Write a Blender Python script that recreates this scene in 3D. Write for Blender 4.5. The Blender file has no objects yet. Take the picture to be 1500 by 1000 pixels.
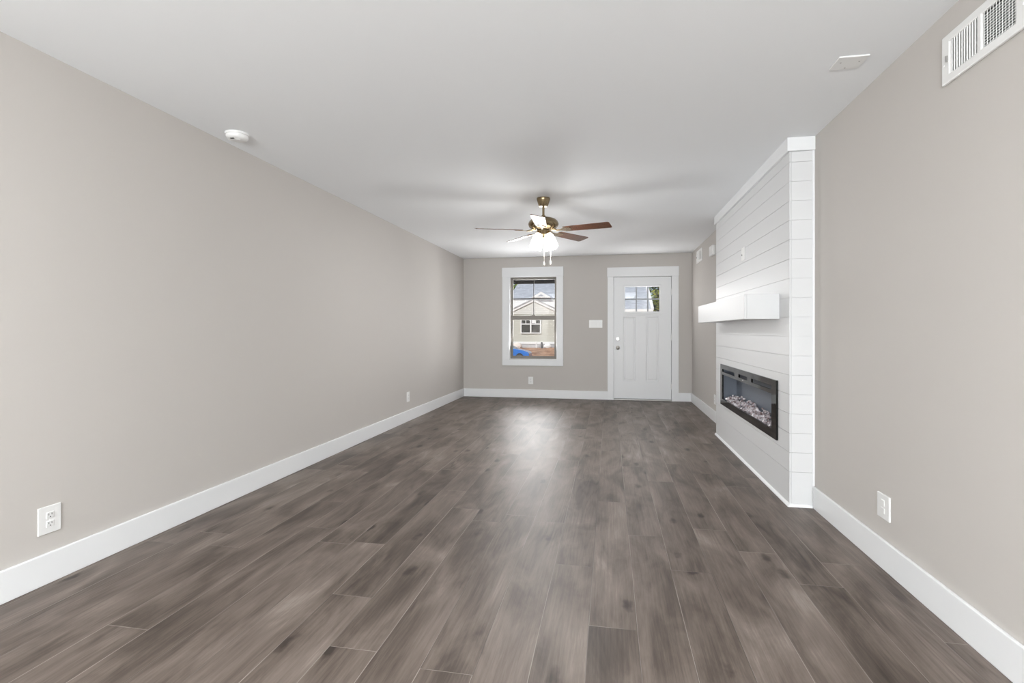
import bpy, bmesh, math, random
from mathutils import Vector, Matrix
random.seed(7)
S = bpy.context.scene
COL = S.collection
R = math.radians

# ------------------------------------------------------------------ camera
cd = bpy.data.cameras.new('camera')
cd.sensor_width = 36; cd.lens = 759 / 1500 * 36
cd.shift_y = -16 / 1500
cd.clip_end = 500
cam = bpy.data.objects.new('camera', cd); COL.objects.link(cam)
cam.location = (0, 0, 1.165)
cam.rotation_euler = (R(90), 0, math.atan(143 / 759))
S.camera = cam

# ------------------------------------------------------------------ world, sun, daylight, added fill, exposure
W = bpy.data.worlds.new('sky'); S.world = W; W.use_nodes = True
wn = W.node_tree.nodes; wl = W.node_tree.links
bg = wn['Background']
sky = wn.new('ShaderNodeTexSky'); sky.sky_type = 'NISHITA'; sky.sun_disc = False
sky.sun_elevation = R(40); sky.sun_rotation = R(200)
wl.new(sky.outputs[0], bg.inputs[0]); bg.inputs[1].default_value = 0.085

def lamp(name, kind, loc, energy, rot=(0, 0, 0), col=(1, 1, 1), **kw):
    d = bpy.data.lights.new(name, kind); d.energy = energy; d.color = col
    for k, v in kw.items(): setattr(d, k, v)
    o = bpy.data.objects.new(name, d); COL.objects.link(o)
    o.location = loc; o.rotation_euler = rot
    return o
lamp('sun', 'SUN', (0, -10, 20), 2.5, (R(50), 0, R(-20)), (1, .96, .9), angle=R(1))
# unseen fill lights added behind the camera, first one tilted at the ceiling
lamp('fill_behind', 'AREA', (-0.6, -3.85, 1.35), 490, (R(137), 0, 0), (.93, .975, 1), shape='RECTANGLE', size=2.6, size_y=2.2)
lamp('fill_overhead', 'AREA', (-0.6, -1.2, 2.42), 96, (0, 0, 0), (.955, .985, 1), shape='RECTANGLE', size=3.0, size_y=3.0)  # added soft fill overhead, no fixture modelled
# sky light that falls through the window and the door glass
lamp('window_daylight', 'AREA', (-1.305, 9.10, 1.385), 46, (R(-112), 0, 0), (1, .985, .985), shape='RECTANGLE', size=.80, size_y=1.40)
lamp('door_daylight', 'AREA', (.5325, 8.884, 1.69), 5, (R(-95), 0, 0), (1, .98, .97), shape='RECTANGLE', size=.54, size_y=.40)

vs = S.view_settings
vs.view_transform = 'Standard'; vs.look = 'None'; vs.gamma = 1; vs.use_curve_mapping = False
vs.exposure = 0.30

# ------------------------------------------------------------------ materials
def mat(name, col, rough=.5, metal=0, spec=.5, bump=None, **kw):
    m = bpy.data.materials.new(name); m.use_nodes = True
    nt = m.node_tree; b = nt.nodes['Principled BSDF']
    b.inputs['Base Color'].default_value = (*col, 1)
    b.inputs['Roughness'].default_value = rough
    b.inputs['Metallic'].default_value = metal
    b.inputs['Specular IOR Level'].default_value = spec
    for k, v in kw.items(): b.inputs[k.replace('_', ' ')].default_value = v
    # every surface gets a little procedural variation
    tc = nt.nodes.new('ShaderNodeTexCoord')
    nz = nt.nodes.new('ShaderNodeTexNoise'); sc, st, dist = bump or (60, .04, .002)
    nz.inputs['Scale'].default_value = sc; nz.inputs['Detail'].default_value = 3
    nt.links.new(tc.outputs['Object'], nz.inputs['Vector'])
    bp = nt.nodes.new('ShaderNodeBump'); bp.inputs['Strength'].default_value = st; bp.inputs['Distance'].default_value = dist
    nt.links.new(nz.outputs['Fac'], bp.inputs['Height']); nt.links.new(bp.outputs[0], b.inputs['Normal'])
    return m

def mix_noise(m, c1, c2, scale, lo=.35, hi=.65, stretch=(1, 1, 1), detail=4):
    nt = m.node_tree; b = nt.nodes['Principled BSDF']
    tc = nt.nodes.new('ShaderNodeTexCoord'); mp = nt.nodes.new('ShaderNodeMapping'); mp.inputs['Scale'].default_value = stretch
    nz = nt.nodes.new('ShaderNodeTexNoise'); nz.inputs['Scale'].default_value = scale; nz.inputs['Detail'].default_value = detail
    cr = nt.nodes.new('ShaderNodeValToRGB')
    cr.color_ramp.elements[0].position = lo; cr.color_ramp.elements[1].position = hi
    cr.color_ramp.elements[0].color = (*c1, 1); cr.color_ramp.elements[1].color = (*c2, 1)
    nt.links.new(tc.outputs['Object'], mp.inputs[0]); nt.links.new(mp.outputs[0], nz.inputs['Vector'])
    nt.links.new(nz.outputs['Fac'], cr.inputs[0]); nt.links.new(cr.outputs[0], b.inputs['Base Color'])
    return m

M = {}
M['wall'] = mat('greige_wall_paint', (.572, .543, .513), .7, spec=.25, bump=(260, .06, .001))
M['ceiling'] = mat('ceiling_paint', (.89, .905, .92), .8, spec=.2, bump=(180, .08, .001))
M['trim'] = mat('white_trim_paint', (.845, .855, .865), .38, spec=.4)
M['shiplap'] = mat('white_shiplap_paint', (.715, .72, .725), .42, spec=.4)
M['plastic'] = mat('white_plastic', (.85, .85, .84), .35)
M['slot'] = mat('dark_slot', (.05, .05, .05), .6)
M['duct'] = mat('duct_dark', (.06, .06, .06), .7)
M['grey_metal'] = mat('grey_metal', (.45, .44, .43), .4, metal=.8)
M['nickel'] = mat('satin_nickel', (.62, .60, .57), .28, metal=1)
M['bright_nickel'] = mat('bright_nickel', (.58, .57, .56), .38, metal=1)
M['taupe'] = mat('taupe_vinyl', (.235, .215, .19), .5)
M['brass'] = mat('antique_brass', (.31, .24, .145), .25, metal=1, bump=(400, .05, .001))
M['brass_light'] = mat('light_brass', (.62, .52, .38), .25, metal=1)
M['muntin_backlit'] = mat('backlit_grey_muntin', (.40, .42, .45), .5)  # door muntins: grey carries their backlit look in the colour
M['muntin'] = mat('dark_bronze', (.075, .07, .065), .5)
M['chain'] = mat('chain_metal', (.32, .30, .27), .3, metal=.6)
M['fob'] = mat('chain_fob_white', (.42, .40, .36), .4)
M['blackglass'] = mat('black_glass', (.003, .003, .003), .03, spec=.33)
M['black'] = mat('matt_black', (.006, .006, .006), .6)
M['firebox'] = mat('firebox_reflection_tint', (.13, .15, .185), .5)  # blue grey lifted to carry the pane's reflection of the end wall
M['beam'] = mat('charcoal_paint', (.05, .05, .055), .7)
M['soffit'] = mat('porch_soffit', (.10, .10, .105), .8)
M['concrete'] = mix_noise(mat('foundation_concrete', (.5, .5, .5), .9), (.36, .36, .37), (.58, .58, .60), 1.5)
M['ext_white'] = mat('exterior_white', (.85, .85, .85), .6)
M['ext_glass'] = mat('dark_window_glass', (.02, .025, .03), .1)
M['dirt'] = mix_noise(mat('red_clay', (.4, .2, .1), .95, bump=(3, .8, .1)), (.26, .13, .075), (.50, .30, .19), 1.3)
M['carblue'] = mat('blue_car_paint', (.015, .17, .62), .25, Coat_Weight=.6)
M['carglass'] = mat('car_glass', (.35, .42, .5), .1)
M['tire'] = mat('tyre_rubber', (.015, .015, .015), .8)
M['bark'] = mix_noise(mat('bark', (.08, .06, .05), .9), (.04, .03, .02), (.12, .09, .07), 6)
M['debris'] = mat('pale_debris', (.8, .72, .66), .8)

# blades: reddish walnut with a clear lacquer
b = M['blade'] = mat('walnut_blade', (.10, .03, .015), .22, Coat_Weight=.8, Coat_Roughness=.12)
mix_noise(b, (.045, .014, .007), (.165, .062, .026), 5, .3, .7, (1.2, 14, 14), 6)
M['blade_edge'] = mat('dark_blade_edge', (.02, .012, .01), .4)

def leaf_mat(name, a, b_):
    m = mat(name, a, .6); mix_noise(m, a, b_, 1.2, .4, .6); return m
M['leaf_bright'] = leaf_mat('yellow_green_leaves', (.16, .24, .03), (.55, .55, .09))
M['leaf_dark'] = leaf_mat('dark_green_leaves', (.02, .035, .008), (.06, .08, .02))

# siding: horizontal lap lines
def siding(name, col, pitch):
    m = mat(name, col, .7); nt = m.node_tree; b = nt.nodes['Principled BSDF']
    tc = nt.nodes.new('ShaderNodeTexCoord'); sp = nt.nodes.new('ShaderNodeSeparateXYZ')
    dv = nt.nodes.new('ShaderNodeMath'); dv.operation = 'DIVIDE'; dv.inputs[1].default_value = pitch
    fr = nt.nodes.new('ShaderNodeMath'); fr.operation = 'FRACT'
    cr = nt.nodes.new('ShaderNodeValToRGB'); cr.color_ramp.interpolation = 'CONSTANT'
    cr.color_ramp.elements[0].color = (*[c * .8 for c in col], 1); cr.color_ramp.elements[1].color = (*col, 1); cr.color_ramp.elements[1].position = .12
    nt.links.new(tc.outputs['Object'], sp.inputs[0]); nt.links.new(sp.outputs['Z'], dv.inputs[0]); nt.links.new(dv.outputs[0], fr.inputs[0])
    nt.links.new(fr.outputs[0], cr.inputs[0]); nt.links.new(cr.outputs[0], b.inputs['Base Color'])
    return m
M['siding'] = siding('tan_siding', (.55, .545, .485), .18)
M['siding_pale'] = siding('cream_siding', (.70, .695, .66), .18)
M['shingle'] = siding('blue_grey_shingles', (.27, .30, .37), .30)
mix_noise(M['shingle'], (.31, .335, .385), (.50, .53, .59), 2.2, .3, .7, (1, 3, 6), 5)

def pane_mat(name, tint, ior=1.45, rough=0.0):
    m = bpy.data.materials.new(name); m.use_nodes = True; nt = m.node_tree; nt.nodes.clear()
    o = nt.nodes.new('ShaderNodeOutputMaterial'); mx = nt.nodes.new('ShaderNodeMixShader')
    tr = nt.nodes.new('ShaderNodeBsdfTransparent'); tr.inputs[0].default_value = (*tint, 1)
    gl = nt.nodes.new('ShaderNodeBsdfGlossy'); gl.inputs['Roughness'].default_value = rough
    fr = nt.nodes.new('ShaderNodeFresnel'); fr.inputs[0].default_value = ior
    nt.links.new(fr.outputs[0], mx.inputs[0]); nt.links.new(tr.outputs[0], mx.inputs[1]); nt.links.new(gl.outputs[0], mx.inputs[2])
    nt.links.new(mx.outputs[0], o.inputs[0]); return m
M['pane'] = pane_mat('window_glass', (.97, .98, .98))
M['fireglass'] = pane_mat('smoked_glass', (.72, .76, .85), 1.9)

def shade_mat():
    m = bpy.data.materials.new('frosted_lit_glass'); m.use_nodes = True; nt = m.node_tree
    b = nt.nodes['Principled BSDF']; b.inputs['Base Color'].default_value = (.95, .93, .88, 1); b.inputs['Roughness'].default_value = .5
    b.inputs['Emission Color'].default_value = (1, .96, .89, 1); b.inputs['Emission Strength'].default_value = 3.6
    return m
M['shade'] = shade_mat()

def crystal_mat():
    m = mat('fire_crystals', (.75, .68, .70), .15, Transmission_Weight=.3)
    mix_noise(m, (.30, .20, .20), (.92, .88, .92), 30, .35, .6); return m
M['crystal'] = crystal_mat()

# floor planks
def floor_mat():
    m = bpy.data.materials.new('grey_brown_planks'); m.use_nodes = True; nt = m.node_tree; N = nt.nodes; L = nt.links
    b = N['Principled BSDF']
    def math_(op, a=None, b_=None, c=None):
        n = N.new('ShaderNodeMath'); n.operation = op
        for i, v in enumerate((a, b_, c)):
            if v is None: continue
            if isinstance(v, (int, float)): n.inputs[i].default_value = v
            else: L.new(v, n.inputs[i])
        return n.outputs[0]
    tc = N.new('ShaderNodeTexCoord'); sp = N.new('ShaderNodeSeparateXYZ'); L.new(tc.outputs['Object'], sp.inputs[0])
    X, Y = sp.outputs['X'], sp.outputs['Y']
    w, ln = .1873, 1.52
    px = math_('DIVIDE', math_('ADD', X, .643 + w * 40), w); ix = math_('FLOOR', px); fx = math_('FRACT', px)
    wn1 = N.new('ShaderNodeTexWhiteNoise'); wn1.noise_dimensions = '1D'; L.new(ix, wn1.inputs['W'])
    py = math_('ADD', math_('DIVIDE', math_('ADD', Y, 30), ln), wn1.outputs['Value']); iy = math_('FLOOR', py); fy = math_('FRACT', py)
    cid = N.new('ShaderNodeCombineXYZ'); L.new(ix, cid.inputs[0]); L.new(iy, cid.inputs[1])
    wn2 = N.new('ShaderNodeTexWhiteNoise'); wn2.noise_dimensions = '3D'; L.new(cid.outputs[0], wn2.inputs['Vector'])
    # per plank offset of the figure
    off = N.new('ShaderNodeVectorMath'); off.operation = 'SCALE'; L.new(wn2.outputs['Color'], off.inputs[0]); off.inputs['Scale'].default_value = 37.0
    pos = N.new('ShaderNodeVectorMath'); pos.operation = 'ADD'; L.new(tc.outputs['Object'], pos.inputs[0]); L.new(off.outputs[0], pos.inputs[1])
    def stretch(sx, sy):
        mp = N.new('ShaderNodeMapping'); mp.inputs['Scale'].default_value = (sx, sy, 1); L.new(pos.outputs[0], mp.inputs[0]); return mp.outputs[0]
    def noise(v, scale, det, dist=0, rough=.55):
        n = N.new('ShaderNodeTexNoise'); n.inputs['Scale'].default_value = scale; n.inputs['Detail'].default_value = det
        n.inputs['Distortion'].default_value = dist; n.inputs['Roughness'].default_value = rough; L.new(v, n.inputs['Vector']); return n.outputs['Fac']
    cloud = noise(stretch(3.2, .95), 1.9, 5, .6)
    fine = noise(stretch(60, 2.2), 1.6, 6, .35, .7)
    # cathedral figure: contour rings of a stretched noise
    ringn = noise(stretch(4.4, .36), 1.0, 2, .2)
    ring = math_('SINE', math_('MULTIPLY', ringn, 150))
    ring = math_('MULTIPLY', math_('ADD', ring, 1), .5)
    ring = math_('POWER', ring, 3)
    rmask = N.new('ShaderNodeMapRange'); rmask.inputs[1].default_value = .54; rmask.inputs[2].default_value = .70
    L.new(noise(stretch(2.0, .5), 1.3, 2), rmask.inputs[0])
    # knots
    vo = N.new('ShaderNodeTexVoronoi'); vo.feature = 'F1'; vo.inputs['Scale'].default_value = 1.0; vo.inputs['Randomness'].default_value = 1
    kd = N.new('ShaderNodeVectorMath'); kd.operation = 'ADD'
    kn = N.new('ShaderNodeTexNoise'); kn.inputs['Scale'].default_value = 18; L.new(tc.outputs['Object'], kn.inputs['Vector'])
    ks = N.new('ShaderNodeVectorMath'); ks.operation = 'SCALE'; ks.inputs['Scale'].default_value = .16; L.new(kn.outputs['Color'], ks.inputs[0])
    L.new(stretch(5.2, 2.0), kd.inputs[0]); L.new(ks.outputs[0], kd.inputs[1]); L.new(kd.outputs[0], vo.inputs['Vector'])
    kr = N.new('ShaderNodeMapRange'); kr.inputs[1].default_value = .02; kr.inputs[2].default_value = .17; kr.inputs[3].default_value = 1; kr.inputs[4].default_value = 0; kr.interpolation_type = 'SMOOTHSTEP'
    L.new(vo.outputs['Distance'], kr.inputs[0])
    knot = math_('MULTIPLY', kr.outputs[0], noise(stretch(1.5, .9), 1.5, 1))
    # tone value
    t = math_('MULTIPLY_ADD', cloud, 1.55, -.28)
    t = math_('ADD', t, math_('MULTIPLY', math_('SUBTRACT', wn2.outputs['Value'], .5), .15))
    t = math_('ADD', t, math_('MULTIPLY', math_('SUBTRACT', fine, .5), .80))
    t = math_('SUBTRACT', t, math_('MULTIPLY', math_('MULTIPLY', ring, rmask.outputs[0]), .24))
    t = math_('SUBTRACT', t, math_('MULTIPLY', knot, 1.25))
    cr = N.new('ShaderNodeValToRGB'); e = cr.color_ramp.elements
    e[0].position = 0.0; e[0].color = (.035, .025, .020, 1)
    e[1].position = 1.0; e[1].color = (.30, .255, .225, 1)
    for p, c in ((.28, (.083, .063, .051)), (.5, (.137, .108, .090)), (.72, (.190, .154, .131))):
        q = e.new(p); q.color = (*c, 1)
    L.new(t, cr.inputs[0])
    # seams: dark joints, with paler runs painting light caught on the bevels
    dx = math_('MULTIPLY', math_('MINIMUM', fx, math_('SUBTRACT', 1, fx)), w)
    dy = math_('MULTIPLY', math_('MINIMUM', fy, math_('SUBTRACT', 1, fy)), ln)
    d = math_('MINIMUM', dx, dy)
    sm = N.new('ShaderNodeMapRange'); sm.inputs[1].default_value = .0008; sm.inputs[2].default_value = .0022; sm.inputs[3].default_value = 1; sm.inputs[4].default_value = 0
    L.new(d, sm.inputs[0])
    sn = noise(stretch(1.3, .35), 2.0, 2)
    snr = N.new('ShaderNodeMapRange'); snr.inputs[1].default_value = .42; snr.inputs[2].default_value = .62; L.new(sn, snr.inputs[0])
    seamc = N.new('ShaderNodeMix'); seamc.data_type = 'RGBA'
    seamc.inputs[6].default_value = (.055, .045, .04, 1); seamc.inputs[7].default_value = (.40, .36, .32, 1); L.new(snr.outputs[0], seamc.inputs[0])
    mx = N.new('ShaderNodeMix'); mx.data_type = 'RGBA'
    L.new(math_('MULTIPLY', sm.outputs[0], .75), mx.inputs[0]); L.new(cr.outputs[0], mx.inputs[6]); L.new(seamc.outputs[2], mx.inputs[7])
    L.new(mx.outputs[2], b.inputs['Base Color'])
    ro = math_('MULTIPLY_ADD', fine, .14, .40); L.new(ro, b.inputs['Roughness'])
    b.inputs['Specular IOR Level'].default_value = .39
    bp = N.new('ShaderNodeBump'); bp.inputs['Strength'].default_value = .12; bp.inputs['Distance'].default_value = .002
    h = math_('SUBTRACT', math_('MULTIPLY', fine, .5), sm.outputs[0]); L.new(h, bp.inputs['Height']); L.new(bp.outputs[0], b.inputs['Normal'])
    return m
M['floor'] = floor_mat()

# ------------------------------------------------------------------ mesh helpers
def box(bm, x0, x1, y0, y1, z0, z1):
    v = [bm.verts.new(p) for p in ((x0, y0, z0), (x1, y0, z0), (x1, y1, z0), (x0, y1, z0), (x0, y0, z1), (x1, y0, z1), (x1, y1, z1), (x0, y1, z1))]
    for f in ((3, 2, 1, 0), (4, 5, 6, 7), (0, 1, 5, 4), (1, 2, 6, 5), (2, 3, 7, 6), (3, 0, 4, 7)):
        bm.faces.new([v[i] for i in f])
    return v

def boxes(*bs):
    bm = bmesh.new()
    for b_ in bs: box(bm, *b_)
    return bm

def holed(bm, u0, u1, v0, v1, d0, d1, holes, axis):
    """solid slab with rectangular holes. axis 'y': (u,v,d)=(x,z,y); axis 'x': (u,v,d)=(y,z,x)"""
    us = sorted({u0, u1, *[min(max(h[i], u0), u1) for h in holes for i in (0, 1)]})
    vs_ = sorted({v0, v1, *[min(max(h[i], v0), v1) for h in holes for i in (2, 3)]})
    def full(i, j):
        if i < 0 or j < 0 or i >= len(us) - 1 or j >= len(vs_) - 1: return False
        cu, cv = (us[i] + us[i + 1]) / 2, (vs_[j] + vs_[j + 1]) / 2
        return not any(h[0] < cu < h[1] and h[2] < cv < h[3] for h in holes)
    cache = {}
    def V(i, j, k):
        if (i, j, k) not in cache:
            u, v, d = us[i], vs_[j], (d0, d1)[k]
            cache[i, j, k] = bm.verts.new((u, d, v) if axis == 'y' else (d, u, v))
        return cache[i, j, k]
    for i in range(len(us) - 1):
        for j in range(len(vs_) - 1):
            if not full(i, j): continue
            for k in (0, 1): bm.faces.new([V(i, j, k), V(i + 1, j, k), V(i + 1, j + 1, k), V(i, j + 1, k)])
            if not full(i - 1, j): bm.faces.new([V(i, j, 0), V(i, j + 1, 0), V(i, j + 1, 1), V(i, j, 1)])
            if not full(i + 1, j): bm.faces.new([V(i + 1, j, 0), V(i + 1, j + 1, 0), V(i + 1, j + 1, 1), V(i + 1, j, 1)])
            if not full(i, j - 1): bm.faces.new([V(i, j, 0), V(i + 1, j, 0), V(i + 1, j, 1), V(i, j, 1)])
            if not full(i, j + 1): bm.faces.new([V(i, j + 1, 0), V(i + 1, j + 1, 0), V(i + 1, j + 1, 1), V(i, j + 1, 1)])
    bmesh.ops.recalc_face_normals(bm, faces=bm.faces)
    return bm

def prism(bm, pts, y0, y1, axis='y'):
    """polygon of (u, z) extruded along y (or x)"""
    f = (lambda u, z, d: (u, d, z)) if axis == 'y' else (lambda u, z, d: (d, u, z))
    a = [bm.verts.new(f(u, z, y0)) for u, z in pts]; b_ = [bm.verts.new(f(u, z, y1)) for u, z in pts]
    bm.faces.new(a); bm.faces.new(b_[::-1]); n = len(pts)
    for i in range(n): bm.faces.new([a[i], a[(i + 1) % n], b_[(i + 1) % n], b_[i]])
    bmesh.ops.recalc_face_normals(bm, faces=bm.faces)
    return bm

def lathe(bm, prof, mtx=Matrix(), n=40):
    """profile of (r, z) turned round z, then placed by mtx"""
    rings = []
    for r, z in prof:
        if r < 1e-6: rings.append([bm.verts.new(mtx @ Vector((0, 0, z)))])
        else: rings.append([bm.verts.new(mtx @ Vector((r * math.cos(2 * math.pi * k / n), r * math.sin(2 * math.pi * k / n), z))) for k in range(n)])
    for a, b_ in zip(rings, rings[1:]):
        if len(a) == 1 and len(b_) == 1: continue
        for k in range(n):
            q = (k + 1) % n
            if len(a) == 1: bm.faces.new([a[0], b_[k], b_[q]])
            elif len(b_) == 1: bm.faces.new([a[k], a[q], b_[0]])
            else: bm.faces.new([a[k], a[q], b_[q], b_[k]])
    bmesh.ops.recalc_face_normals(bm, faces=bm.faces)
    return bm

def tube(bm, pts, r, n=10):
    pts = [Vector(p) for p in pts]; rings = []
    for i, p in enumerate(pts):
        t = (pts[min(i + 1, len(pts) - 1)] - pts[max(i - 1, 0)]).normalized()
        a = t.orthogonal().normalized() if not rings else (pa - t * pa.dot(t)).normalized()
        pa = a; c = t.cross(a)
        rr = r[i] if isinstance(r, (list, tuple)) else r
        rings.append([bm.verts.new(p + rr * (a * math.cos(2 * math.pi * k / n) + c * math.sin(2 * math.pi * k / n))) for k in range(n)])
    for a, b_ in zip(rings, rings[1:]):
        for k in range(n): bm.faces.new([a[k], a[(k + 1) % n], b_[(k + 1) % n], b_[k]])
    bm.faces.new(rings[0][::-1]); bm.faces.new(rings[-1])
    bmesh.ops.recalc_face_normals(bm, faces=bm.faces)
    return bm

def obj(name, bm, m, parent=None, bevel=0, smooth=False, seg=2):
    me = bpy.data.meshes.new(name); bm.to_mesh(me); bm.free()
    me.materials.append(M[m])
    o = bpy.data.objects.new(name, me); COL.objects.link(o)
    if parent is not None:
        o.parent = parent; o.matrix_parent_inverse = Matrix.Translation(-parent.location) if parent.parent is None else Matrix()
    if smooth:
        for p in me.polygons: p.use_smooth = True
        try: me.set_sharp_from_angle(angle=R(40))
        except Exception: pass
    if bevel:
        md = o.modifiers.new('bevel', 'BEVEL'); md.width = bevel; md.segments = seg; md.limit_method = 'ANGLE'; md.angle_limit = R(40)
    return o

def tag(o, label, cat, group=None, kind=None):
    o['label'] = label; o['category'] = cat
    if group: o['group'] = group
    if kind: o['kind'] = kind
    return o

def thing(name, label, cat, loc, group=None, kind=None):
    o = bpy.data.objects.new(name, None); COL.objects.link(o); o.location = loc; o.empty_display_size = .1
    return tag(o, label, cat, group, kind)

def struct(name, bm, m, label, cat, **kw):
    return tag(obj(name, bm, m, **kw), label, cat, kind='structure')

# ------------------------------------------------------------------ room shell
XL, XR, YF, YB, H = -2.553, 1.325, 8.89, -4.0, 2.44
T = .15
WO = (-1.723, -.887, .661, 2.108)        # window opening
DO = (.045, 1.025, -.02, 2.085)          # door opening
struct('floor', boxes((XL - T, XR + T, YB - T, YF + T, -.12, 0)), 'floor', 'grey brown wood plank floor running towards the front door', 'floor')
struct('ceiling', boxes((XL - T, XR + T, YB - T, YF + T, H, H + .15)), 'ceiling', 'smooth white flat ceiling', 'ceiling')
struct('wall_left', boxes((XL - T, XL, YB - T, YF + T, 0, H)), 'wall', 'long plain greige wall on the left', 'wall')
struct('wall_right', boxes((XR, XR + T, YB - T, YF + T, 0, H)), 'wall', 'greige wall on the right behind the white shiplap chimney', 'wall')
struct('wall_back', boxes((XL, XR, YB - T, YB, 0, H)), 'wall', 'greige wall behind the viewer', 'wall')
struct('wall_far', holed(bmesh.new(), XL, XR, 0, H, YF, YF + T, [WO, DO], 'y'), 'wall', 'greige end wall with the window and the front door', 'wall')

BH, BT = .142, .016
def baseboard(name, bm, label):
    return struct(name, bm, 'trim', label, 'baseboard', bevel=.004)
baseboard('baseboard_left', boxes((XL, XL + BT, YB, YF, 0, BH)), 'white baseboard along the long left wall')
bm = boxes((XL + BT, -.034, YF - BT, YF, 0, BH), (1.115, XR - BT, YF - BT, YF, 0, BH))
baseboard('baseboard_far', bm, 'white baseboard along the end wall on both sides of the front door')
bm = boxes((XR - BT, XR, YB, 3.700, 0, BH), (XR - BT, XR, 6.14, YF, 0, BH))
baseboard('baseboard_right', bm, 'white baseboard along the right wall before and after the chimney')

# ------------------------------------------------------------------ window
w1 = thing('window_1', 'white cased taupe sash window in the end wall looking onto a house', 'window', (-1.305, YF, .557), kind='structure')
cb = bmesh.new()
y0, y1 = YF - .020, YF
box(cb, -1.845, WO[0] + .006, y0, y1, .557 + .10, 2.10)
box(cb, WO[1] - .006, -.782, y0, y1, .557 + .10, 2.10)
box(cb, -1.845, -.782, y0, y1, .557, .657)
box(cb, -1.850, -.777, y0 - .004, y1, 2.10, 2.262)
obj('casing', cb, 'trim', w1, bevel=.003)
fr = bmesh.new()
holed(fr, WO[0], WO[1], WO[2], WO[3], YF + .005, YF + .05, [(WO[0] + .012, WO[1] - .012, WO[2] + .012, WO[3] - .012)], 'y')
obj('jamb', fr, 'trim', w1)
fx0, fx1, fz0, fz1 = WO[0] + .012, WO[1] - .012, WO[2] + .012, WO[3] - .012
# the vinyl frame fills the opening outside the jamb
fr = bmesh.new()
holed(fr, fx0, fx1, fz0, fz1, YF + .05, YF + .15, [(fx0 + .017, fx1 - .017, fz0 + .017, fz1 - .018)], 'y')
obj('frame', fr, 'taupe', w1, bevel=.003)
gx0, gx1 = fx0 + .017, fx1 - .017
zm = 1.385
us = bmesh.new()
holed(us, gx0, gx1, zm - .02, fz1 - .018, YF + .095, YF + .12, [(gx0 + .021, gx1 - .021, zm + .02, fz1 - .040)], 'y')
us_o = obj('upper_sash', us, 'taupe', w1, bevel=.002)
mu = bmesh.new(); xm = (gx0 + gx1) / 2
box(mu, xm - .007, xm + .007, YF + .100, YF + .112, zm + .02, fz1 - .040)
box(mu, gx0 + .021, gx1 - .021, YF + .101, YF + .111, 1.713, 1.729)
obj('muntin', mu, 'muntin', us_o)
obj('pane', boxes((gx0 + .02, gx1 - .02, YF + .1045, YF + .1075, zm + .015, fz1 - .036)), 'pane', us_o)
ls = bmesh.new()
holed(ls, gx0, gx1, fz0 + .017, zm + .040, YF + .062, YF + .090, [(gx0 + .024, gx1 - .024, fz0 + .050, zm - .034)], 'y')
ls_o = obj('lower_sash', ls, 'taupe', w1, bevel=.002)
obj('pane', boxes((gx0 + .02, gx1 - .02, YF + .0745, YF + .0775, fz0 + .045, zm - .03)), 'pane', ls_o)
obj('sash_lock', boxes((xm - .03, xm + .03, YF + .060, YF + .10, zm + .040, zm + .052)), 'taupe', w1, bevel=.003)

# ------------------------------------------------------------------ front door
d1 = thing('door_1', 'white front door with a six pane glass at the top', 'door', (.535, YF, 0), kind='structure')
bm = boxes((-.034, .066, YF - .020, YF, 0, 2.068), (1.006, 1.115, YF - .020, YF, 0, 2.068), (-.040, 1.121, YF - .024, YF, 2.068, 2.225))
obj('casing', bm, 'trim', d1, bevel=.003)
bm = boxes((DO[0], .064, YF + .002, YF + T, 0, 2.066), (1.006, DO[1], YF + .002, YF + T, 0, 2.066), (DO[0], DO[1], YF + .002, YF + T, 2.066, DO[3]),
           (.064, .076, YF + .060, YF + .10, 0, 2.066), (.994, 1.006, YF + .060, YF + .10, 0, 2.066), (.064, 1.006, YF + .060, YF + .10, 2.050, 2.066))
obj('jamb', bm, 'trim', d1)
LITE = (.235, .830, 1.465, 1.915)
PAN = [(.222, .428, .318, 1.396), (.594, .800, .318, 1.396)]
sx0, sx1, sz0, sz1 = .0705, .9995, .028, 2.0595
slab = bmesh.new()
holed(slab, sx0, sx1, sz0, sz1, YF + .006, YF + .050, [LITE] + PAN, 'y')
for (a, b_, c, d) in PAN:                       # sunk panels with a sloped border and a raised field
    ys = (YF + .006, YF + .015, YF + .015, YF + .009)
    ins = (0, .012, .022, .036)
    rings = [[slab.verts.new(p) for p in ((a + i, y, c + i), (b_ - i, y, c + i), (b_ - i, y, d - i), (a + i, y, d - i))] for i, y in zip(ins, ys)]
    for r0, r1 in zip(rings, rings[1:]):
        for k in range(4): slab.faces.new([r0[k], r0[(k + 1) % 4], r1[(k + 1) % 4], r1[k]])
    slab.faces.new(rings[-1])
obj('slab', slab, 'trim', d1)
lf = bmesh.new()
holed(lf, LITE[0] - .012, LITE[1] + .012, LITE[2] - .012, LITE[3] + .012, YF - .002, YF + .055, [(LITE[0] + .018, LITE[1] - .018, LITE[2] + .018, LITE[3] - .018)], 'y')
lfo = obj('glass_frame', lf, 'trim', d1, bevel=.004)
mu = bmesh.new(); lw = (LITE[1] - LITE[0]) - .036
for k in (1, 2):
    xx = LITE[0] + .018 + lw * k / 3; box(mu, xx - .010, xx + .010, YF + .012, YF + .040, LITE[2] + .018, LITE[3] - .018)
zz = (LITE[2] + LITE[3]) / 2; box(mu, LITE[0] + .018, LITE[1] - .018, YF + .013, YF + .039, zz - .010, zz + .010)
obj('muntin', mu, 'muntin_backlit', lfo)
obj('pane', boxes((LITE[0] + .01, LITE[1] - .01, YF + .0245, YF + .0275, LITE[2] + .01, LITE[3] - .01)), 'pane', lfo)
obj('ledge', boxes((.205, .860, YF - .006, YF + .010, 1.425, 1.442)), 'trim', d1, bevel=.003)
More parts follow.
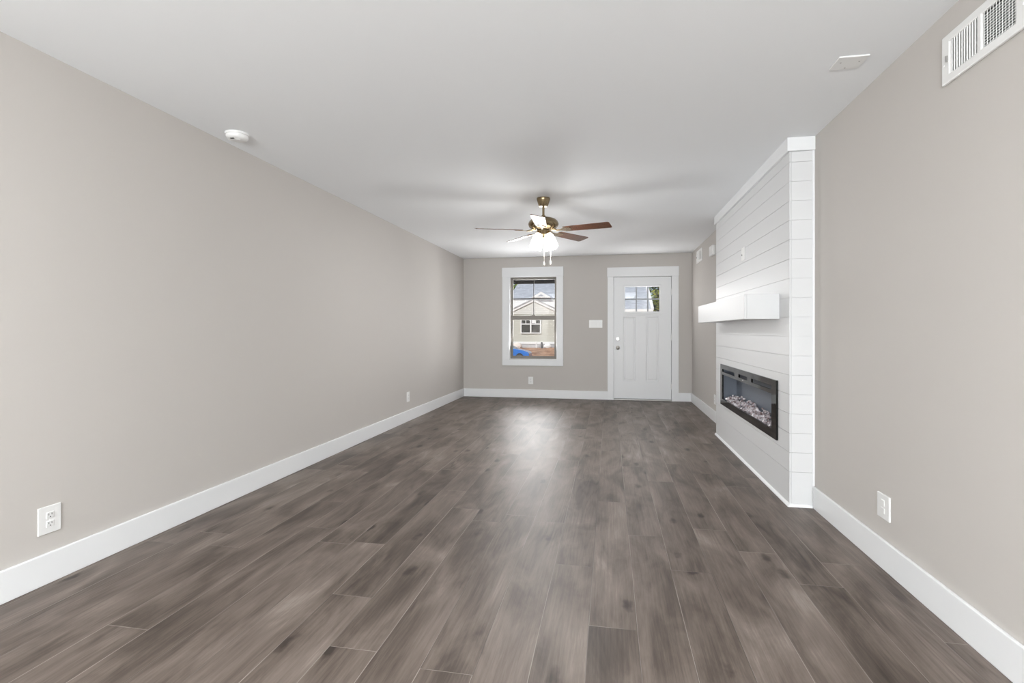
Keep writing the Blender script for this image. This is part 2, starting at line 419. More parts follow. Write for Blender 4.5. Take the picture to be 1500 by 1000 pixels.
def knob(name, z, mname, prof):
    mt = Matrix.Translation((.135, YF + .006, z)) @ Matrix.Rotation(R(90), 4, 'X')
    return obj(name, lathe(bmesh.new(), prof, mt), mname, d1, smooth=True)
ko = knob('door_knob', .878, 'nickel', [(0, -.002), (.032, -.002), (.033, .006), (.028, .010), (.012, .014), (.011, .035), (.020, .040), (.027, .052), (.026, .064), (.016, .071), (0, .072)])
ko['label'] = 'satin nickel round door knob'
bo = knob('deadbolt', 1.025, 'bright_nickel', [(0, -.002), (.031, -.002), (.032, .010), (.027, .016), (0, .017)])
obj('thumb_turn', boxes((.131, .139, YF - .032, YF - .010, 1.009, 1.041)), 'bright_nickel', bo, bevel=.003)
obj('latch_plate', boxes((.0640, .0700, YF + .0005, YF + .030, .85, .906)), 'nickel', d1)
for z in (.24, 1.05, 1.80):
    hb = lathe(bmesh.new(), [(0, 0), (.008, 0), (.008, .10), (0, .10)], Matrix.Translation((1.003, YF - .002, z - .05)), 14)
    obj('hinge', hb, 'plastic', d1, smooth=True)
obj('threshold', boxes((.064, 1.006, YF - .010, YF + .145, 0, .022)), 'grey_metal', d1, bevel=.004)['label'] = 'grey metal door threshold'

# ------------------------------------------------------------------ shiplap chimney
CX, CY0, CY1 = 1.172, 3.717, 6.124
FH = (3.99, 5.78, .43, .785)            # hole for the fireplace (y0,y1,z0,z1)
ch = thing('chimney_breast', 'white shiplap chimney breast standing out from the right wall', 'chimney', (XR, (CY0 + CY1) / 2, 0))
core = bmesh.new()
holed(core, CY0 + .009, CY1 - .009, 0, 2.351, CX + .006, XR - .002, [FH], 'x')
obj('core', core, 'shiplap', ch)
def courses():
    zs = [.0] + [1.255 - .1283 * k for k in range(8, -1, -1)] + [1.255 + .1283 * k for k in range(1, 9)] + [2.351]
    return [(a + .0011, b_ - .0011) for a, b_ in zip(zs, zs[1:])]
fb = bmesh.new()
for a, b_ in courses(): holed(fb, CY0, CY1, a, b_, CX, CX + .010, [FH] if (b_ > FH[2] and a < FH[3]) else [], 'x')
obj('front_boards', fb, 'shiplap', ch)
for ya, yb in ((CY0 + .002, CY0 + .012), (CY1 - .012, CY1 - .002)):
    sb = bmesh.new()
    for a, b_ in courses(): box(sb, CX + .012, XR - .002, ya, yb, a, b_)
    obj('return_boards', sb, 'shiplap', ch)
obj('corner_bead', boxes((XR - .012, XR, CY0 - .002, CY0 + .012, BH, 2.351)), 'trim', ch)
cr = boxes((CX - .018, XR, CY0 - .016, CY1 + .016, 2.351, H))
obj('crown_board', cr, 'trim', ch, bevel=.003)
sh = bmesh.new()
prism(sh, [(CX - .014, 0), (CX, 0), (CX, .02), (CX - .006, .017), (CX - .012, .009)], CY0 - .014, CY1 + .014)
prism(sh, [(CY0 - .014, 0), (CY0, 0), (CY0, .02), (CY0 - .006, .017), (CY0 - .012, .009)], CX, XR - BT, 'x')
obj('shoe_moulding', sh, 'trim', ch)

mt = thing('mantel_shelf', 'thick white box mantel shelf on the shiplap chimney', 'shelf', (CX, 4.885, 1.25))
MX, MY0, MY1, MZ0, MZ1 = .938, 3.92, 5.85, 1.247, 1.424
obj('front_board', boxes((MX, MX + .018, MY0, MY1, MZ0, MZ1)), 'shiplap', mt, bevel=.0015)
obj('end_board', boxes((MX + .0185, CX - .001, MY0, MY0 + .018, MZ0, MZ1)), 'shiplap', mt, bevel=.0015)
obj('end_board', boxes((MX + .0185, CX - .001, MY1 - .018, MY1, MZ0, MZ1)), 'shiplap', mt, bevel=.0015)
obj('top_board', boxes((MX + .0185, CX - .001, MY0 + .0185, MY1 - .0185, MZ1 - .018, MZ1)), 'shiplap', mt)
obj('bottom_board', boxes((MX + .0185, CX - .001, MY0 + .0185, MY1 - .0185, MZ0 + .004, MZ0 + .022)), 'shiplap', mt)

# electric fireplace
fp = thing('electric_fireplace', 'wide black glass electric fireplace set into the white shiplap', 'fireplace', (CX, 4.885, .39))
FY0, FY1, FZ0, FZ1 = 3.95, 5.83, .388, .812
GY0, GY1, GZ0, GZ1 = 4.06, 5.735, .452, .706
slots = [(4.06, 4.607, .735, .765), (4.736, 5.043, .738, .766), (5.20, 5.737, .735, .765)]
fm = bmesh.new()
holed(fm, FY0, FY1, FZ0, FZ1, CX - .014, CX - .001, [(GY0, GY1, GZ0, GZ1)] + slots, 'x')
fmo = obj('frame', fm, 'blackglass', fp, bevel=.001)
sv = bmesh.new()
for a, b_, c, d in slots: box(sv, a + .001, b_ - .001, CX - .004, CX - .0015, c + .001, d - .001)
obj('vent_slot', sv, 'black', fp)
lg = bmesh.new()
prism(lg, [(4.86, .722), (4.92, .722), (4.89, .729)], CX - .0146, CX - .0142, 'x')
obj('logo_mark', lg, 'plastic', fp)
obj('glass_pane', boxes((GY0 + .0005, GY1 - .0005, CX - .013, CX - .010, GZ0 + .0005, GZ1 - .0005)), 'fireglass', fp)
fbx = bmesh.new()
y_0, y_1, z_0, z_1 = FH[0] + .003, FH[1] - .003, FH[2] + .003, FH[3] - .003
for q in ((CX + .001, XR - .012, y_0, y_1, z_0, z_0 + .004), (CX + .001, XR - .012, y_0, y_1, z_1 - .004, z_1), (CX + .001, XR - .012, y_0, y_0 + .004, z_0, z_1), (CX + .001, XR - .012, y_1 - .004, y_1, z_0, z_1), (XR - .016, XR - .012, y_0, y_1, z_0, z_1)):
    box(fbx, *q)
obj('firebox', fbx, 'firebox', fp)
cry = bmesh.new()
for i in range(420):
    t = random.random(); y = GY0 + .03 + t * (GY1 - GY0 - .06)
    dpt = random.random(); x = CX + .012 + dpt * .11
    top = .462 + .055 * dpt + .012 * math.sin(y * 9)
    z = random.uniform(.440, top)
    r = random.uniform(.008, .019)
    mm = Matrix.Translation((x, y, z)) @ Matrix.Rotation(random.random() * 6, 4, Vector((random.random(), random.random(), random.random() + .1)).normalized()) @ Matrix.Diagonal((r, r * random.uniform(.6, 1.2), r * random.uniform(.6, 1.2), 1))
    bmesh.ops.create_icosphere(cry, subdivisions=1, radius=1, matrix=mm)
co = obj('ember_crystals', cry, 'crystal', fp); co['kind'] = 'stuff'; co['label'] = 'bed of white and pink glass crystals'

bp = thing('blank_wall_plate', 'white blank plate on the shiplap above the mantel', 'wall plate', (CX, 4.91, 1.845))
obj('cover_plate', boxes((CX - .006, CX - .0002, 4.85, 4.97, 1.787, 1.903)), 'plastic', bp, bevel=.002)
obj('cable_port', lathe(bmesh.new(), [(0, 0), (.008, 0), (.008, .004), (0, .004)], Matrix.Translation((CX - .006, 4.945, 1.84)) @ Matrix.Rotation(R(-90), 4, 'Y'), 14), 'grey_metal', bp)

# ------------------------------------------------------------------ electrical fittings
def frame_of(p, wall):
    """local (s across, d out of the wall, z up) -> world box"""
    if wall == 'left': return lambda s0, s1, d0, d1, z0, z1: (XL + d0, XL + d1, p[1] + s0, p[1] + s1, p[2] + z0, p[2] + z1)
    if wall == 'right': return lambda s0, s1, d0, d1, z0, z1: (XR - d1, XR - d0, p[1] + s0, p[1] + s1, p[2] + z0, p[2] + z1)
    return lambda s0, s1, d0, d1, z0, z1: (p[0] + s0, p[0] + s1, YF - d1, YF - d0, p[2] + z0, p[2] + z1)

def outlet(p, wall, w, h, label, detailed=True, group='duplex wall outlets'):
    t = thing('wall_outlet', label, 'outlet', p, group)
    F = frame_of(p, wall)
    obj('cover_plate', boxes(F(-w / 2, w / 2, 0, .006, -h / 2, h / 2)), 'plastic', t, bevel=.0025)
    for sgn in (1, -1):
        zc = sgn * .020
        r = obj('receptacle', boxes(F(-.017, .017, .004, .0085, zc - .0145, zc + .0145)), 'plastic', t, bevel=.003)
        sl = bmesh.new()
        for s in (-.0065, .0065): box(sl, *F(s - .0012, s + .0012, .008, .0089, zc, zc + .009))
        box(sl, *F(-.0025, .0025, .008, .0089, zc - .010, zc - .005))
        obj('slot', sl, 'slot', r)
    obj('screw', boxes(F(-.003, .003, .004, .0072, -.003, .003)), 'plastic', t, bevel=.001)
    return t
outlet((XL, 1.962, .292), 'left', .101, .127, 'white duplex outlet low on the left wall nearest the viewer')
outlet((XL, 6.31, .312), 'left', .09, .127, 'white outlet far down the left wall near the window corner')
outlet((-1.344, YF, .301), 'far', .084, .127, 'white outlet on the end wall under the window')
outlet((XR, 6.985, .285), 'right', .10, .125, 'white outlet low on the right wall just past the chimney')
t = thing('wall_outlet', 'white outlet low on the right wall in front of the chimney', 'outlet', (XR, 2.832, .303), 'duplex wall outlets')
F = frame_of((XR, 2.832, .303), 'right')
obj('cover_plate', boxes(F(-.057, .057, 0, .009, -.060, .060)), 'plastic', t, bevel=.003)
for sgn in (1, -1): obj('receptacle', boxes(F(-.017, .017, .006, .0115, sgn * .019 - .0145, sgn * .019 + .0145)), 'plastic', t, bevel=.003)

t = thing('light_switch', 'wide white multi switch plate between the window and the front door', 'switch', (-.231, YF, 1.278))
F = frame_of((-.231, YF, 1.278), 'far')
obj('cover_plate', boxes(F(-.111, .111, 0, .006, -.065, .065)), 'plastic', t, bevel=.002)
for k in range(4):
    s = -.069 + k * .046
    obj('rocker', boxes(F(s - .016, s + .016, .004, .010, -.033, .033)), 'plastic', t, bevel=.002)

# air registers on the right wall
def register(yc, zc, w, h, label, dark_first):
    t = thing('air_register', label, 'vent', (XR, yc, zc), 'white air registers on the right wall')
    F = frame_of((XR, yc, zc), 'right')
    bw = w * .37; g = .010
    holes = [(yc - g - bw, yc - g, zc - h * .33, zc + h * .33), (yc + g, yc + g + bw, zc - h * .33, zc + h * .33)]
    fb_ = bmesh.new()
    holed(fb_, yc - w / 2, yc + w / 2, zc - h / 2, zc + h / 2, XR - .014, XR - .0005, holes, 'x')
    obj('frame', fb_, 'plastic', t, bevel=.004)
    obj('duct_shade_plate', boxes((XR - .0022, XR - .0008, holes[0][0], holes[1][1], holes[0][2], holes[0][3])), 'duct', t)  # no hole behind: dark plate stands in for the duct's shade
    for hi, hh in enumerate(holes):
        sl = bmesh.new(); n = 11
        for k in range(n):
            y = hh[0] + (k + .5) * (hh[1] - hh[0]) / n
            ang = R(-32) if hi == 0 else R(-20.5)
            # thin slat turned about z
            v = box(sl, -.0079, .0079, -.0012, .0012, hh[2], hh[3]) if hi else box(sl, -.0055, .0055, -.0006, .0006, hh[2], hh[3])
            mm = Matrix.Translation((XR - .0085, y, 0)) @ Matrix.Rotation(ang + R(90), 4, 'Z')
            bmesh.ops.transform(sl, matrix=mm, verts=v)
        obj('louver_bank', sl, 'plastic', t)
        if hi:
            obj('damper', boxes((XR - .0036, XR - .0024, hh[0], hh[1], hh[2], hh[3])), 'plastic', t); continue
        gr = bmesh.new(); m_ = 13
        for k in range(1, m_):
            z = hh[2] + k * (hh[3] - hh[2]) / m_; box(gr, XR - .0036, XR - .0024, hh[0], hh[1], z - .0026, z + .0026)
        obj('rear_grid', gr, 'plastic', t)
    obj('lever', boxes(F(w / 2 - .040, w / 2 - .034, .012, .022, -.014, .010)), 'grey_metal', t, bevel=.001)
    for s in (-1, 1):
        obj('screw', lathe(bmesh.new(), [(0, 0), (.005, 0), (.004, .002), (0, .0025)], Matrix.Translation((XR - .0138, yc + s * (w / 2 - .015), zc - .02)) @ Matrix.Rotation(R(-90), 4, 'Y'), 12), 'plastic', t)
    return t
register(2.150, 2.239, .432, .192, 'large white air register high on the right wall nearest the viewer', True)
register(8.13, 2.28, .43, .185, 'white air register high on the right wall in the far corner beyond the chimney', True)

t = thing('door_chime', 'white door chime box high on the right wall just past the chimney', 'door chime', (XR, 7.02, 2.19))
F = frame_of((XR, 7.02, 2.19), 'right')
obj('cover', boxes(F(-.10, .10, .006, .052, -.065, .065)), 'plastic', t, bevel=.012, seg=3)
obj('back_plate', boxes(F(-.095, .095, 0, .006, -.06, .06)), 'plastic', t)

# ceiling fittings
t = thing('smoke_detector', 'round white smoke detector on the ceiling by the left wall', 'smoke detector', (-2.373, 2.972, H))
dn = Matrix.Translation((-2.373, 2.972, H)) @ Matrix.Rotation(R(180), 4, 'X')
obj('base_plate', lathe(bmesh.new(), [(0, 0), (.071, 0), (.072, .004), (.070, .012), (.064, .013), (0, .013)], dn, 48), 'plastic', t, smooth=True)
obj('cover', lathe(bmesh.new(), [(.062, .012), (.066, .014), (.066, .024), (.060, .034), (.048, .040), (.020, .042), (0, .042)], dn, 48), 'plastic', t, smooth=True)
obj('test_button', lathe(bmesh.new(), [(0, .040), (.014, .040), (.014, .044), (.011, .0455), (0, .0455)], dn @ Matrix.Translation((.012, .012, 0)), 24), 'plastic', t, smooth=True)
obj('sensor_port', boxes((-2.390, -2.366, 2.928, 2.938, H - .0432, H - .038)), 'slot', t)

t = thing('ceiling_cover_plate', 'square white blank cover plate on the ceiling by the right wall', 'cover plate', (1.115, 2.711, H))
obj('cover_plate', boxes((1.050, 1.180, 2.650, 2.772, H - .008, H - .0003)), 'plastic', t, bevel=.003)
for q in ((1.075, 2.70), (1.155, 2.70), (1.115, 2.755)):
    obj('screw', lathe(bmesh.new(), [(0, 0), (.004, 0), (.003, .0015), (0, .002)], Matrix.Translation((q[0], q[1], H - .0078)) @ Matrix.Rotation(R(180), 4, 'X'), 12), 'grey_metal', t)

# ------------------------------------------------------------------ ceiling fan
FX, FYc = -.627, 4.962
fan = thing('ceiling_fan', 'brass ceiling fan with five dark wood blades and lit glass shades', 'ceiling fan', (FX, FYc, H))
AX = Matrix.Translation((FX, FYc, 0))
obj('canopy', lathe(bmesh.new(), [(0, H - .0005), (.064, H - .0005), (.065, H - .014), (.062, H - .022), (.048, H - .066), (.040, H - .080), (.020, H - .083), (0, H - .083)], AX), 'brass', fan, smooth=True)
obj('downrod', lathe(bmesh.new(), [(0, 2.37), (.011, 2.37), (.011, 2.25), (0, 2.25)], AX, 20), 'brass', fan, smooth=True)
obj('rod_collar', lathe(bmesh.new(), [(0, 2.275), (.016, 2.275), (.024, 2.262), (.026, 2.245), (0, 2.245)], AX, 24), 'brass', fan, smooth=True)
obj('motor_housing', lathe(bmesh.new(), [(0, 2.252), (.050, 2.252), (.085, 2.246), (.118, 2.233), (.138, 2.214), (.146, 2.194), (.146, 2.184), (.138, 2.164), (.118, 2.148), (.09, 2.140), (.085, 2.134), (0, 2.134)], AX, 56), 'brass', fan, smooth=True)
obj('switch_housing', lathe(bmesh.new(), [(0, 2.134), (.066, 2.134), (.066, 2.128), (.059, 2.126), (.059, 2.092), (.062, 2.086), (.056, 2.076), (.030, 2.062), (.012, 2.055), (0, 2.053)], AX, 40), 'brass', fan, smooth=True)
YAW = math.atan(143 / 759)
for ang in (-26, 46, 118, 190, 262):
    a = R(ang) + YAW
    PL = AX @ Matrix.Rotation(a, 4, 'Z') @ Matrix.Translation((0, 0, 2.126))
    PT = PL @ Matrix.Rotation(R(-11.5), 4, 'X')
    # outline of a blade: (radius, half width), rounded at tip and root
    up, n = [], 8
    r0, r1, w0, w1 = .205, .660, .054, .066
    pts = [(r0 + .02, w0), ]
    outline = []
    rc = .022
    for k in range(n + 1):
        q = R(90) * k / n
        outline.append((r1 - rc + rc * math.sin(q), w1 - rc + rc * math.cos(q)))
    root = []
    for k in range(n + 1):
        q = R(90) * k / n
        root.append((r0 + rc - rc * math.cos(q), w0 - rc + rc * math.sin(q)))
    half = root + outline
    poly = half + [(x, -y) for x, y in reversed(half)]
    bl = bmesh.new()
    prism(bl, [(x, y) for x, y in poly], -.003, .003)       # (x, z) polygon extruded along y
    bmesh.ops.transform(bl, matrix=PT @ Matrix.Rotation(R(-90), 4, 'X'), verts=bl.verts)
    blo = obj('blade', bl, 'blade', fan, bevel=.001)
    # blade iron: flared plate under the blade and an arm to the motor
    ir = bmesh.new()
    hp = [(.10, .012), (.150, .011), (.185, .018), (.215, .034), (.250, .040), (.268, .030), (.282, .010)]
    poly = hp + [(x, -y) for x, y in reversed(hp)]
    prism(ir, poly, .0035, .0075)
    bmesh.ops.transform(ir, matrix=PT @ Matrix.Rotation(R(-90), 4, 'X'), verts=ir.verts)
    tube(ir, [PL @ Vector((.075, 0, .014)), PL @ Vector((.105, 0, .006)), PL @ Vector((.135, 0, -.005)), PL @ Vector((.165, 0, -.008))], [.012, .012, .010, .006], 10)
    iro = obj('blade_iron', ir, 'brass_light', blo)
# light kit: four bell shades on short arms
for ang in (-45, 45, 135, 225):
    a = R(ang) + YAW
    out = Vector((math.cos(a), math.sin(a), 0))
    base = Vector((FX, FYc, 2.092)) + out * .065
    ax = (out * math.sin(R(18)) + Vector((0, 0, -math.cos(R(18))))).normalized()
    mt_ = Matrix.Translation(base) @ ax.to_track_quat('Z', 'Y').to_matrix().to_4x4()
    ho = obj('lamp_holder', lathe(bmesh.new(), [(0, -.022), (.016, -.020), (.024, -.004), (.027, .012), (.024, .014), (0, .014)], mt_, 28), 'brass', fan, smooth=True)
    prof = [(.022, .004), (.031, .009), (.041, .028), (.050, .060), (.0555, .096), (.058, .126), (.0585, .145), (.0565, .145), (.0535, .098), (.048, .062), (.039, .032), (.022, .013)]
    so = obj('lamp_shade', lathe(bmesh.new(), prof, mt_, 40), 'shade', fan, smooth=True)
    bu = lathe(bmesh.new(), [(0, .016), (.012, .016), (.014, .040), (.024, .070), (.026, .085), (.020, .103), (0, .110)], mt_, 20)
    obj('bulb', bu, 'shade', so, smooth=True)
    p = base + ax * .155
    lamp('fan_bulb_light', 'POINT', p, 10.5, col=(.98, .99, 1), shadow_soft_size=.05)
def chain(x, y, z0, z1):
    c = bmesh.new(); tube(c, [(x, y, z0), (x, y, (z0 + z1) / 2), (x, y, z1 + .03)], .0013, 8)
    co_ = obj('pull_chain', c, 'chain', fan)
    obj('chain_fob', lathe(bmesh.new(), [(0, z1), (.006, z1 + .002), (.0075, z1 + .012), (.006, z1 + .030), (.002, z1 + .038), (0, z1 + .038)], Matrix.Translation((x, y, 0)), 16), 'fob', co_, smooth=True)
vr = Vector((math.cos(YAW), math.sin(YAW), 0)); vf = Vector((-math.sin(YAW), math.cos(YAW), 0))
p = Vector((FX, FYc, 0)) - vf * .058 + vr * .004; chain(p.x, p.y, 2.098, 1.783)
p = Vector((FX, FYc, 0)) + vf * .02 + vr * .070; chain(p.x, p.y, 2.09, 1.803)

# ------------------------------------------------------------------ outside
pr = thing('porch_roof', 'dark porch beam above the view through the window', 'porch', (-.6, 11.0, 2.34))
obj('beam', boxes((-6, 5, 11.15, 11.30, 2.193, 2.62)), 'beam', pr)
obj('soffit', boxes((-6, 5, YF + T + .002, 11.15, 2.55, 2.62)), 'soffit', pr)

def ground():
    bm = bmesh.new(); prof = []
    ys = [9.05, 14, 22, 30, 36, 40, 42, 43.2] + [43.6 + .35 * k for k in range(16)] + [52, 60, 80, 130]
    xs = [-60, -40, -28] + [-20 + .5 * k for k in range(64)] + [14, 20, 30, 60]
    g = []
    for y in ys:
        if y < 43.2: z = -.45 - .85 * min(1, (y - 9) / 25)
        else: z = -1.30 + .75 * min(1, (y - 43.2) / 4.8)
        row = []
        for x in xs:
            dz = 0
            if 43.3 < y < 49: dz = .10 * random.random() + .18 * max(0, math.sin(x * .9 + y * .5)) * math.sin(math.pi * (y - 43.3) / 6)
            row.append(bm.verts.new((x, y, z + dz)))
        g.append(row)
    for r0, r1 in zip(g, g[1:]):
        for k in range(len(xs) - 1): bm.faces.new([r0[k], r0[k + 1], r1[k + 1], r1[k]])
    return bm
struct('ground', ground(), 'dirt', 'bare red clay ground across the street', 'ground')

hs = thing('neighbor_house', 'tan sided house with a grey blue roof seen through the window', 'house', (-3, 49.5, -.55))
GY = 49.0
wl_ = boxes((-13, 3.6, 49.5, 55.5, -.05, 4.25))
obj('house_wall', wl_, 'siding', hs)
obj('foundation', boxes((-13.05, 3.65, 49.06, 55.5, -.9, -.05)), 'concrete', hs)
obj('sill_board', boxes((-13, 3.6, 49.00, 49.098, -.12, .08)), 'ext_white', hs)
# projecting front gable with a white upper wall beside it
obj('upper_wall', boxes((-12.6, -3.9, 49.3, 49.5, 2.6, 4.25)), 'ext_white', hs)
gb = bmesh.new(); prism(gb, [(-10.3, .05), (-3.92, .05), (-3.92, 2.66), (-7.11, 4.14), (-10.3, 2.66)], 49.1, 49.3)
obj('gable_wall', gb, 'siding', hs)
gp = bmesh.new(); prism(gp, [(-9.9, 2.74), (-4.32, 2.74), (-7.11, 4.06)], 49.06, 49.1)
obj('gable_face', gp, 'siding_pale', hs)
for s in (-1, 1):
    rk = bmesh.new()
    prism(rk, [(-7.11, 4.27), (-7.11 + s * 3.5, 2.63), (-7.11 + s * 3.5, 2.52), (-7.11, 4.16)], 48.9, 49.28); obj('rake_trim', rk, 'concrete', hs)
    rk = bmesh.new()
    prism(rk, [(-7.11, 4.155), (-7.11 + s * 3.5, 2.515), (-7.11 + s * 3.5, 2.31), (-7.11, 3.95)], 48.95, 49.28); obj('rake_board', rk, 'ext_white', hs)
# main hip roof
rf = bmesh.new()
P = [(-13.2, 49.2, 4.28), (-9.6, 49.2, 4.28), (-3.6, 49.2, 4.28), (-3.55, 49.2, 3.05), (4.1, 49.2, 3.05), (1.4, 56, 10.5), (-7.9, 56, 10.5)]
def roof_slab(pts, th):
    a = [rf.verts.new(q) for q in pts]; b_ = [rf.verts.new((q[0], q[1] + .05, q[2] - th)) for q in pts]
    rf.faces.new(a); rf.faces.new(b_[::-1])
    for i in range(len(a)): rf.faces.new([a[i], a[(i + 1) % len(a)], b_[(i + 1) % len(a)], b_[i]])
roof_slab([(-9.62, 49.2, 4.28), (-3.5, 49.2, 4.28), (-3.5, 56, 10.4), (-7.2, 56, 10.4)], .15)
roof_slab([(-3.5, 48.0, 3.12), (3.68, 48.0, 3.12), (2.6, 56, 10.4), (-3.5, 56, 10.4)], .15)
bmesh.ops.recalc_face_normals(rf, faces=rf.faces)
obj('roof', rf, 'shingle', hs)
fa = bmesh.new(); box(fa, -3.5, 3.85, 47.94, 48.02, 2.80, 3.10); obj('fascia', fa, 'ext_white', hs)
rt = bmesh.new()
for k in (0,):
    A, B = Vector((3.66, 47.95, 3.2)), Vector((2.58, 55.95, 10.5))
    v = [rt.verts.new(q) for q in (A, A + Vector((.24, 0, 0)), B + Vector((.24, 0, 0)), B, A + Vector((0, .1, -.2)), A + Vector((.24, .1, -.2)), B + Vector((.24, .1, -.2)), B + Vector((0, .1, -.2)))]
    for f in ((0, 1, 2, 3), (7, 6, 5, 4), (0, 4, 5, 1), (1, 5, 6, 2), (2, 6, 7, 3), (3, 7, 4, 0)): rt.faces.new([v[i] for i in f])
obj('roof_edge_trim', rt, 'ext_white', hs)
# small dormer gable on the roof
dg = bmesh.new(); prism(dg, [(-7.35, 4.30), (-5.45, 4.30), (-6.40, 4.86)], 48.85, 50.2)
obj('dormer_gable', dg, 'ext_white', hs)
dv_ = bmesh.new(); prism(dv_, [(-6.75, 4.42), (-6.05, 4.42), (-6.40, 4.62)], 48.82, 48.85); obj('dormer_vent', dv_, 'shingle', hs)
# double window
hw = bmesh.new()
holed(hw, -8.40, -6.42, .88, 2.60, 48.98, 49.08, [(-8.30, -7.47, .98, 1.74), (-7.35, -6.52, .98, 1.74), (-8.30, -7.47, 1.84, 2.52), (-7.35, -6.52, 1.84, 2.52)], 'y')
hwo = obj('house_window', hw, 'ext_white', hs)
obj('pane', boxes((-8.31, -6.51, 49.03, 49.07, .95, 2.54)), 'ext_glass', hwo)
mu = boxes((-7.915, -7.855, 49.0, 49.03, 1.84, 2.52), (-6.965, -6.905, 49.0, 49.03, 1.84, 2.52), (-8.3, -7.47, 49.0, 49.03, 2.16, 2.21), (-7.35, -6.52, 49.0, 49.03, 2.16, 2.21))
obj('muntin', mu, 'ext_white', hwo)
obj('window_sticker', boxes((-7.30, -6.98, 48.995, 49.0, 1.88, 2.20)), 'ext_white', hwo)

# parked car, nose to the right
car = thing('car', 'blue car parked in front of the tan house', 'car', (-8.6, 42.4, -1.29))
cz = -1.29
def car_body():
    bm = bmesh.new()
    # side outline (x from nose, z) lofted across the width with tumblehome
    prof = [(0, .30), (.02, .58), (.10, .70), (.5, .83), (1.15, .95), (1.30, .98), (4.25, 1.0), (4.35, .80), (4.38, .35), (4.2, .22), (.2, .20)]
    secs = []
    for y, k in ((-.86, .88), (-.80, 1), (.80, 1), (.86, .88)):
        secs.append([bm.verts.new((-6.42 - px, 42.4 + y, cz + .2 + (pz - .2) * k)) for px, pz in prof])
    n = len(prof)
    for a, b_ in zip(secs, secs[1:]):
        for i in range(n): bm.faces.new([a[i], a[(i + 1) % n], b_[(i + 1) % n], b_[i]])
    bm.faces.new(secs[0]); bm.faces.new(secs[-1][::-1])
    bmesh.ops.recalc_face_normals(bm, faces=bm.faces)
    return bm
obj('body', car_body(), 'carblue', car, bevel=.02)
gh = bmesh.new()
b0 = [(1.15, .96), (1.95, 1.42), (3.3, 1.44), (4.2, .99)]
lo = [gh.verts.new((-6.42 - x, 42.4 - (.78 if z < 1.1 else .60), cz + z)) for x, z in b0]; hi_ = [gh.verts.new((-6.42 - x, 42.4 + (.78 if z < 1.1 else .60), cz + z)) for x, z in b0]
gh.faces.new(lo); gh.faces.new(hi_[::-1])
for i in range(4): gh.faces.new([lo[i], lo[(i + 1) % 4], hi_[(i + 1) % 4], hi_[i]])
bmesh.ops.recalc_face_normals(gh, faces=gh.faces)
obj('cabin_glass', gh, 'carglass', car, bevel=.02)
obj('roof_panel', boxes((-6.42 - 3.3, -6.42 - 1.95, 41.82, 42.98, cz + 1.42, cz + 1.47)), 'carblue', car, bevel=.02)
for x in (-7.2, -9.9):
    for y in (41.56, 43.24):
        wm = Matrix.Translation((x, y, cz + .31)) @ Matrix.Rotation(R(90), 4, 'X')
        wo = obj('wheel', lathe(bmesh.new(), [(0, -.10), (.22, -.10), (.30, -.09), (.31, -.05), (.31, .05), (.30, .09), (.22, .10), (0, .10)], wm, 28), 'tire', car, smooth=True)
        obj('hubcap', lathe(bmesh.new(), [(0, -.112), (.19, -.108), (.20, -.10), (.20, .10), (.19, .108), (0, .112)], wm, 24), 'duct', wo, smooth=True)
obj('headlight', boxes((-6.75, -6.46, 41.60, 41.66, cz + .54, cz + .64)), 'carglass', car, bevel=.01)
obj('front_bumper', boxes((-6.60, -6.38, 41.65, 43.15, cz + .20, cz + .36)), 'tire', car, bevel=.02)

# small items by the house foundation
def lump(name, loc, sx, sz, m, label, cat):
    bm = bmesh.new(); bmesh.ops.create_icosphere(bm, subdivisions=3, radius=1, matrix=Matrix.Translation(loc) @ Matrix.Diagonal((sx, sx * .6, sz, 1)))
    for v in bm.verts: v.co += Vector((random.uniform(-1, 1), random.uniform(-1, 1), random.uniform(-1, 1))) * .03
    return tag(obj(name, bm, m, smooth=True), label, cat)
lump('rubble_pile', (-8.62, 48.5, -.30), .46, .34, 'debris', 'pale pinkish rubble heap by the house foundation behind the blue car', 'rubble')
lump('white_sack', (-5.72, 48.5, -.30), .36, .24, 'ext_white', 'white sack lying by the house foundation on the right', 'sack')
tag(obj('white_pipe', lathe(bmesh.new(), [(0, -.75), (.05, -.75), (.05, .15), (0, .15)], Matrix.Translation((-6.80, 48.5, 0)), 14), 'ext_white'), 'thin white pipe standing in the red dirt by the house', 'pipe')
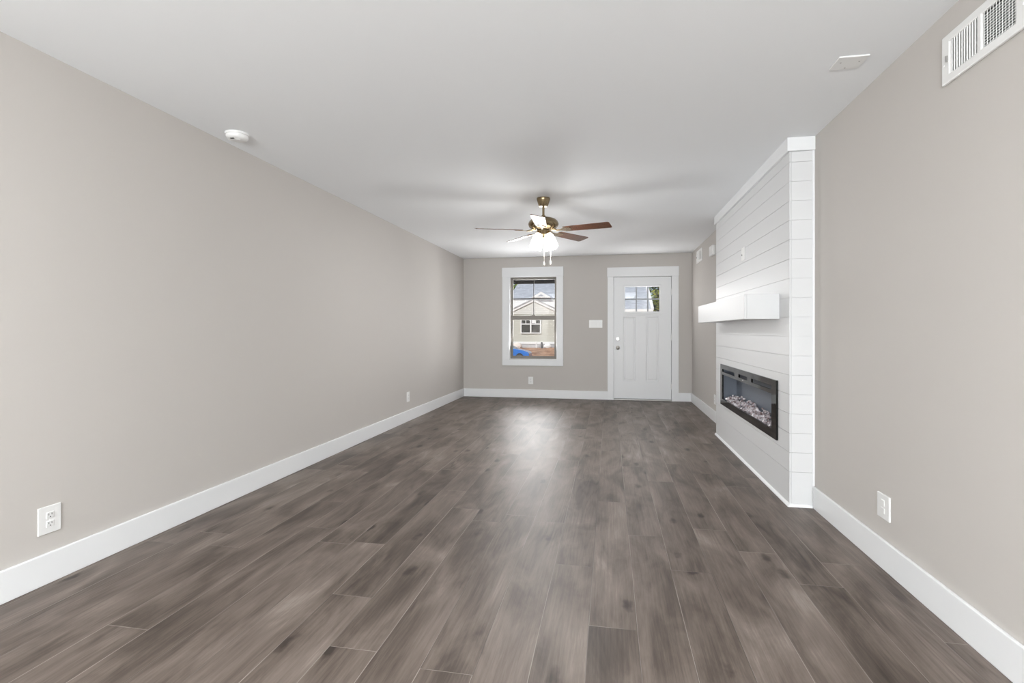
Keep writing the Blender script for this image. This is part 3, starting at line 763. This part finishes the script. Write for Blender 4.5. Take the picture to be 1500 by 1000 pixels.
tag(obj('dark_stake', lathe(bmesh.new(), [(0, -.75), (.11, -.75), (.09, .05), (0, .08)], Matrix.Translation((-6.28, 48.45, 0)), 14), 'beam'), 'short dark stake standing in the red dirt beside the white pipe', 'stake')

# trees
def tree(x, y, h, r, label, dark=False, zc=None):
    t = thing('tree', label, 'tree', (x, y, -.55), 'trees beyond the house')
    tb = bmesh.new(); tube(tb, [(x, y, -.7), (x + .1, y, h * .35), (x - .1, y, h * .7)], [.28, .2, .1], 10)
    for k in range(5):
        a = random.random() * 6.28
        tube(tb, [(x, y, h * (.3 + .07 * k)), (x + math.cos(a) * r * .6, y + math.sin(a) * r * .6, h * (.5 + .07 * k))], [.09, .03], 7)
    obj('trunk', tb, 'bark', t)
    rng = random.Random(int(x * 13 + y))
    cl = [(Vector((rng.gauss(0, .5), rng.gauss(0, .5), rng.gauss(0, .5))) * r, rng.uniform(.25, .5) * r) for _ in range(14)]
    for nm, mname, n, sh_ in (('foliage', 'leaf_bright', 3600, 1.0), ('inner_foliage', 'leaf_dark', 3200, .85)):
        lb = bmesh.new()
        for _ in range(n):
            c, cr_ = rng.choice(cl)
            d = Vector((rng.gauss(0, 1), rng.gauss(0, 1), rng.gauss(0, 1))).normalized() * cr_ * sh_ * rng.uniform(.6, 1)
            p = Vector((x, y, zc if zc else h * .72)) + c + d
            s = rng.uniform(.16, .36)
            q = Matrix.Translation(p) @ Matrix.Rotation(rng.random() * 6.28, 4, 'Z') @ Matrix.Rotation(rng.random() * 3.1, 4, 'X')
            lb.faces.new([lb.verts.new(q @ Vector(v)) for v in ((-s * .5, 0, 0), (0, -s * .3, 0), (s * .6, 0, .02), (0, s * .3, 0))])
        obj(nm, lb, mname, t)
tree(-12.1, 60, 9, 2.8, 'yellow green tree beyond the left end of the house roof', zc=5.9)
tree(5.6, 58, 8, 2.4, 'yellow green tree seen through the right panes of the door', zc=6.0)
tree(8.2, 64, 10, 3.4, 'tall green tree behind the one seen through the door', zc=6.8)
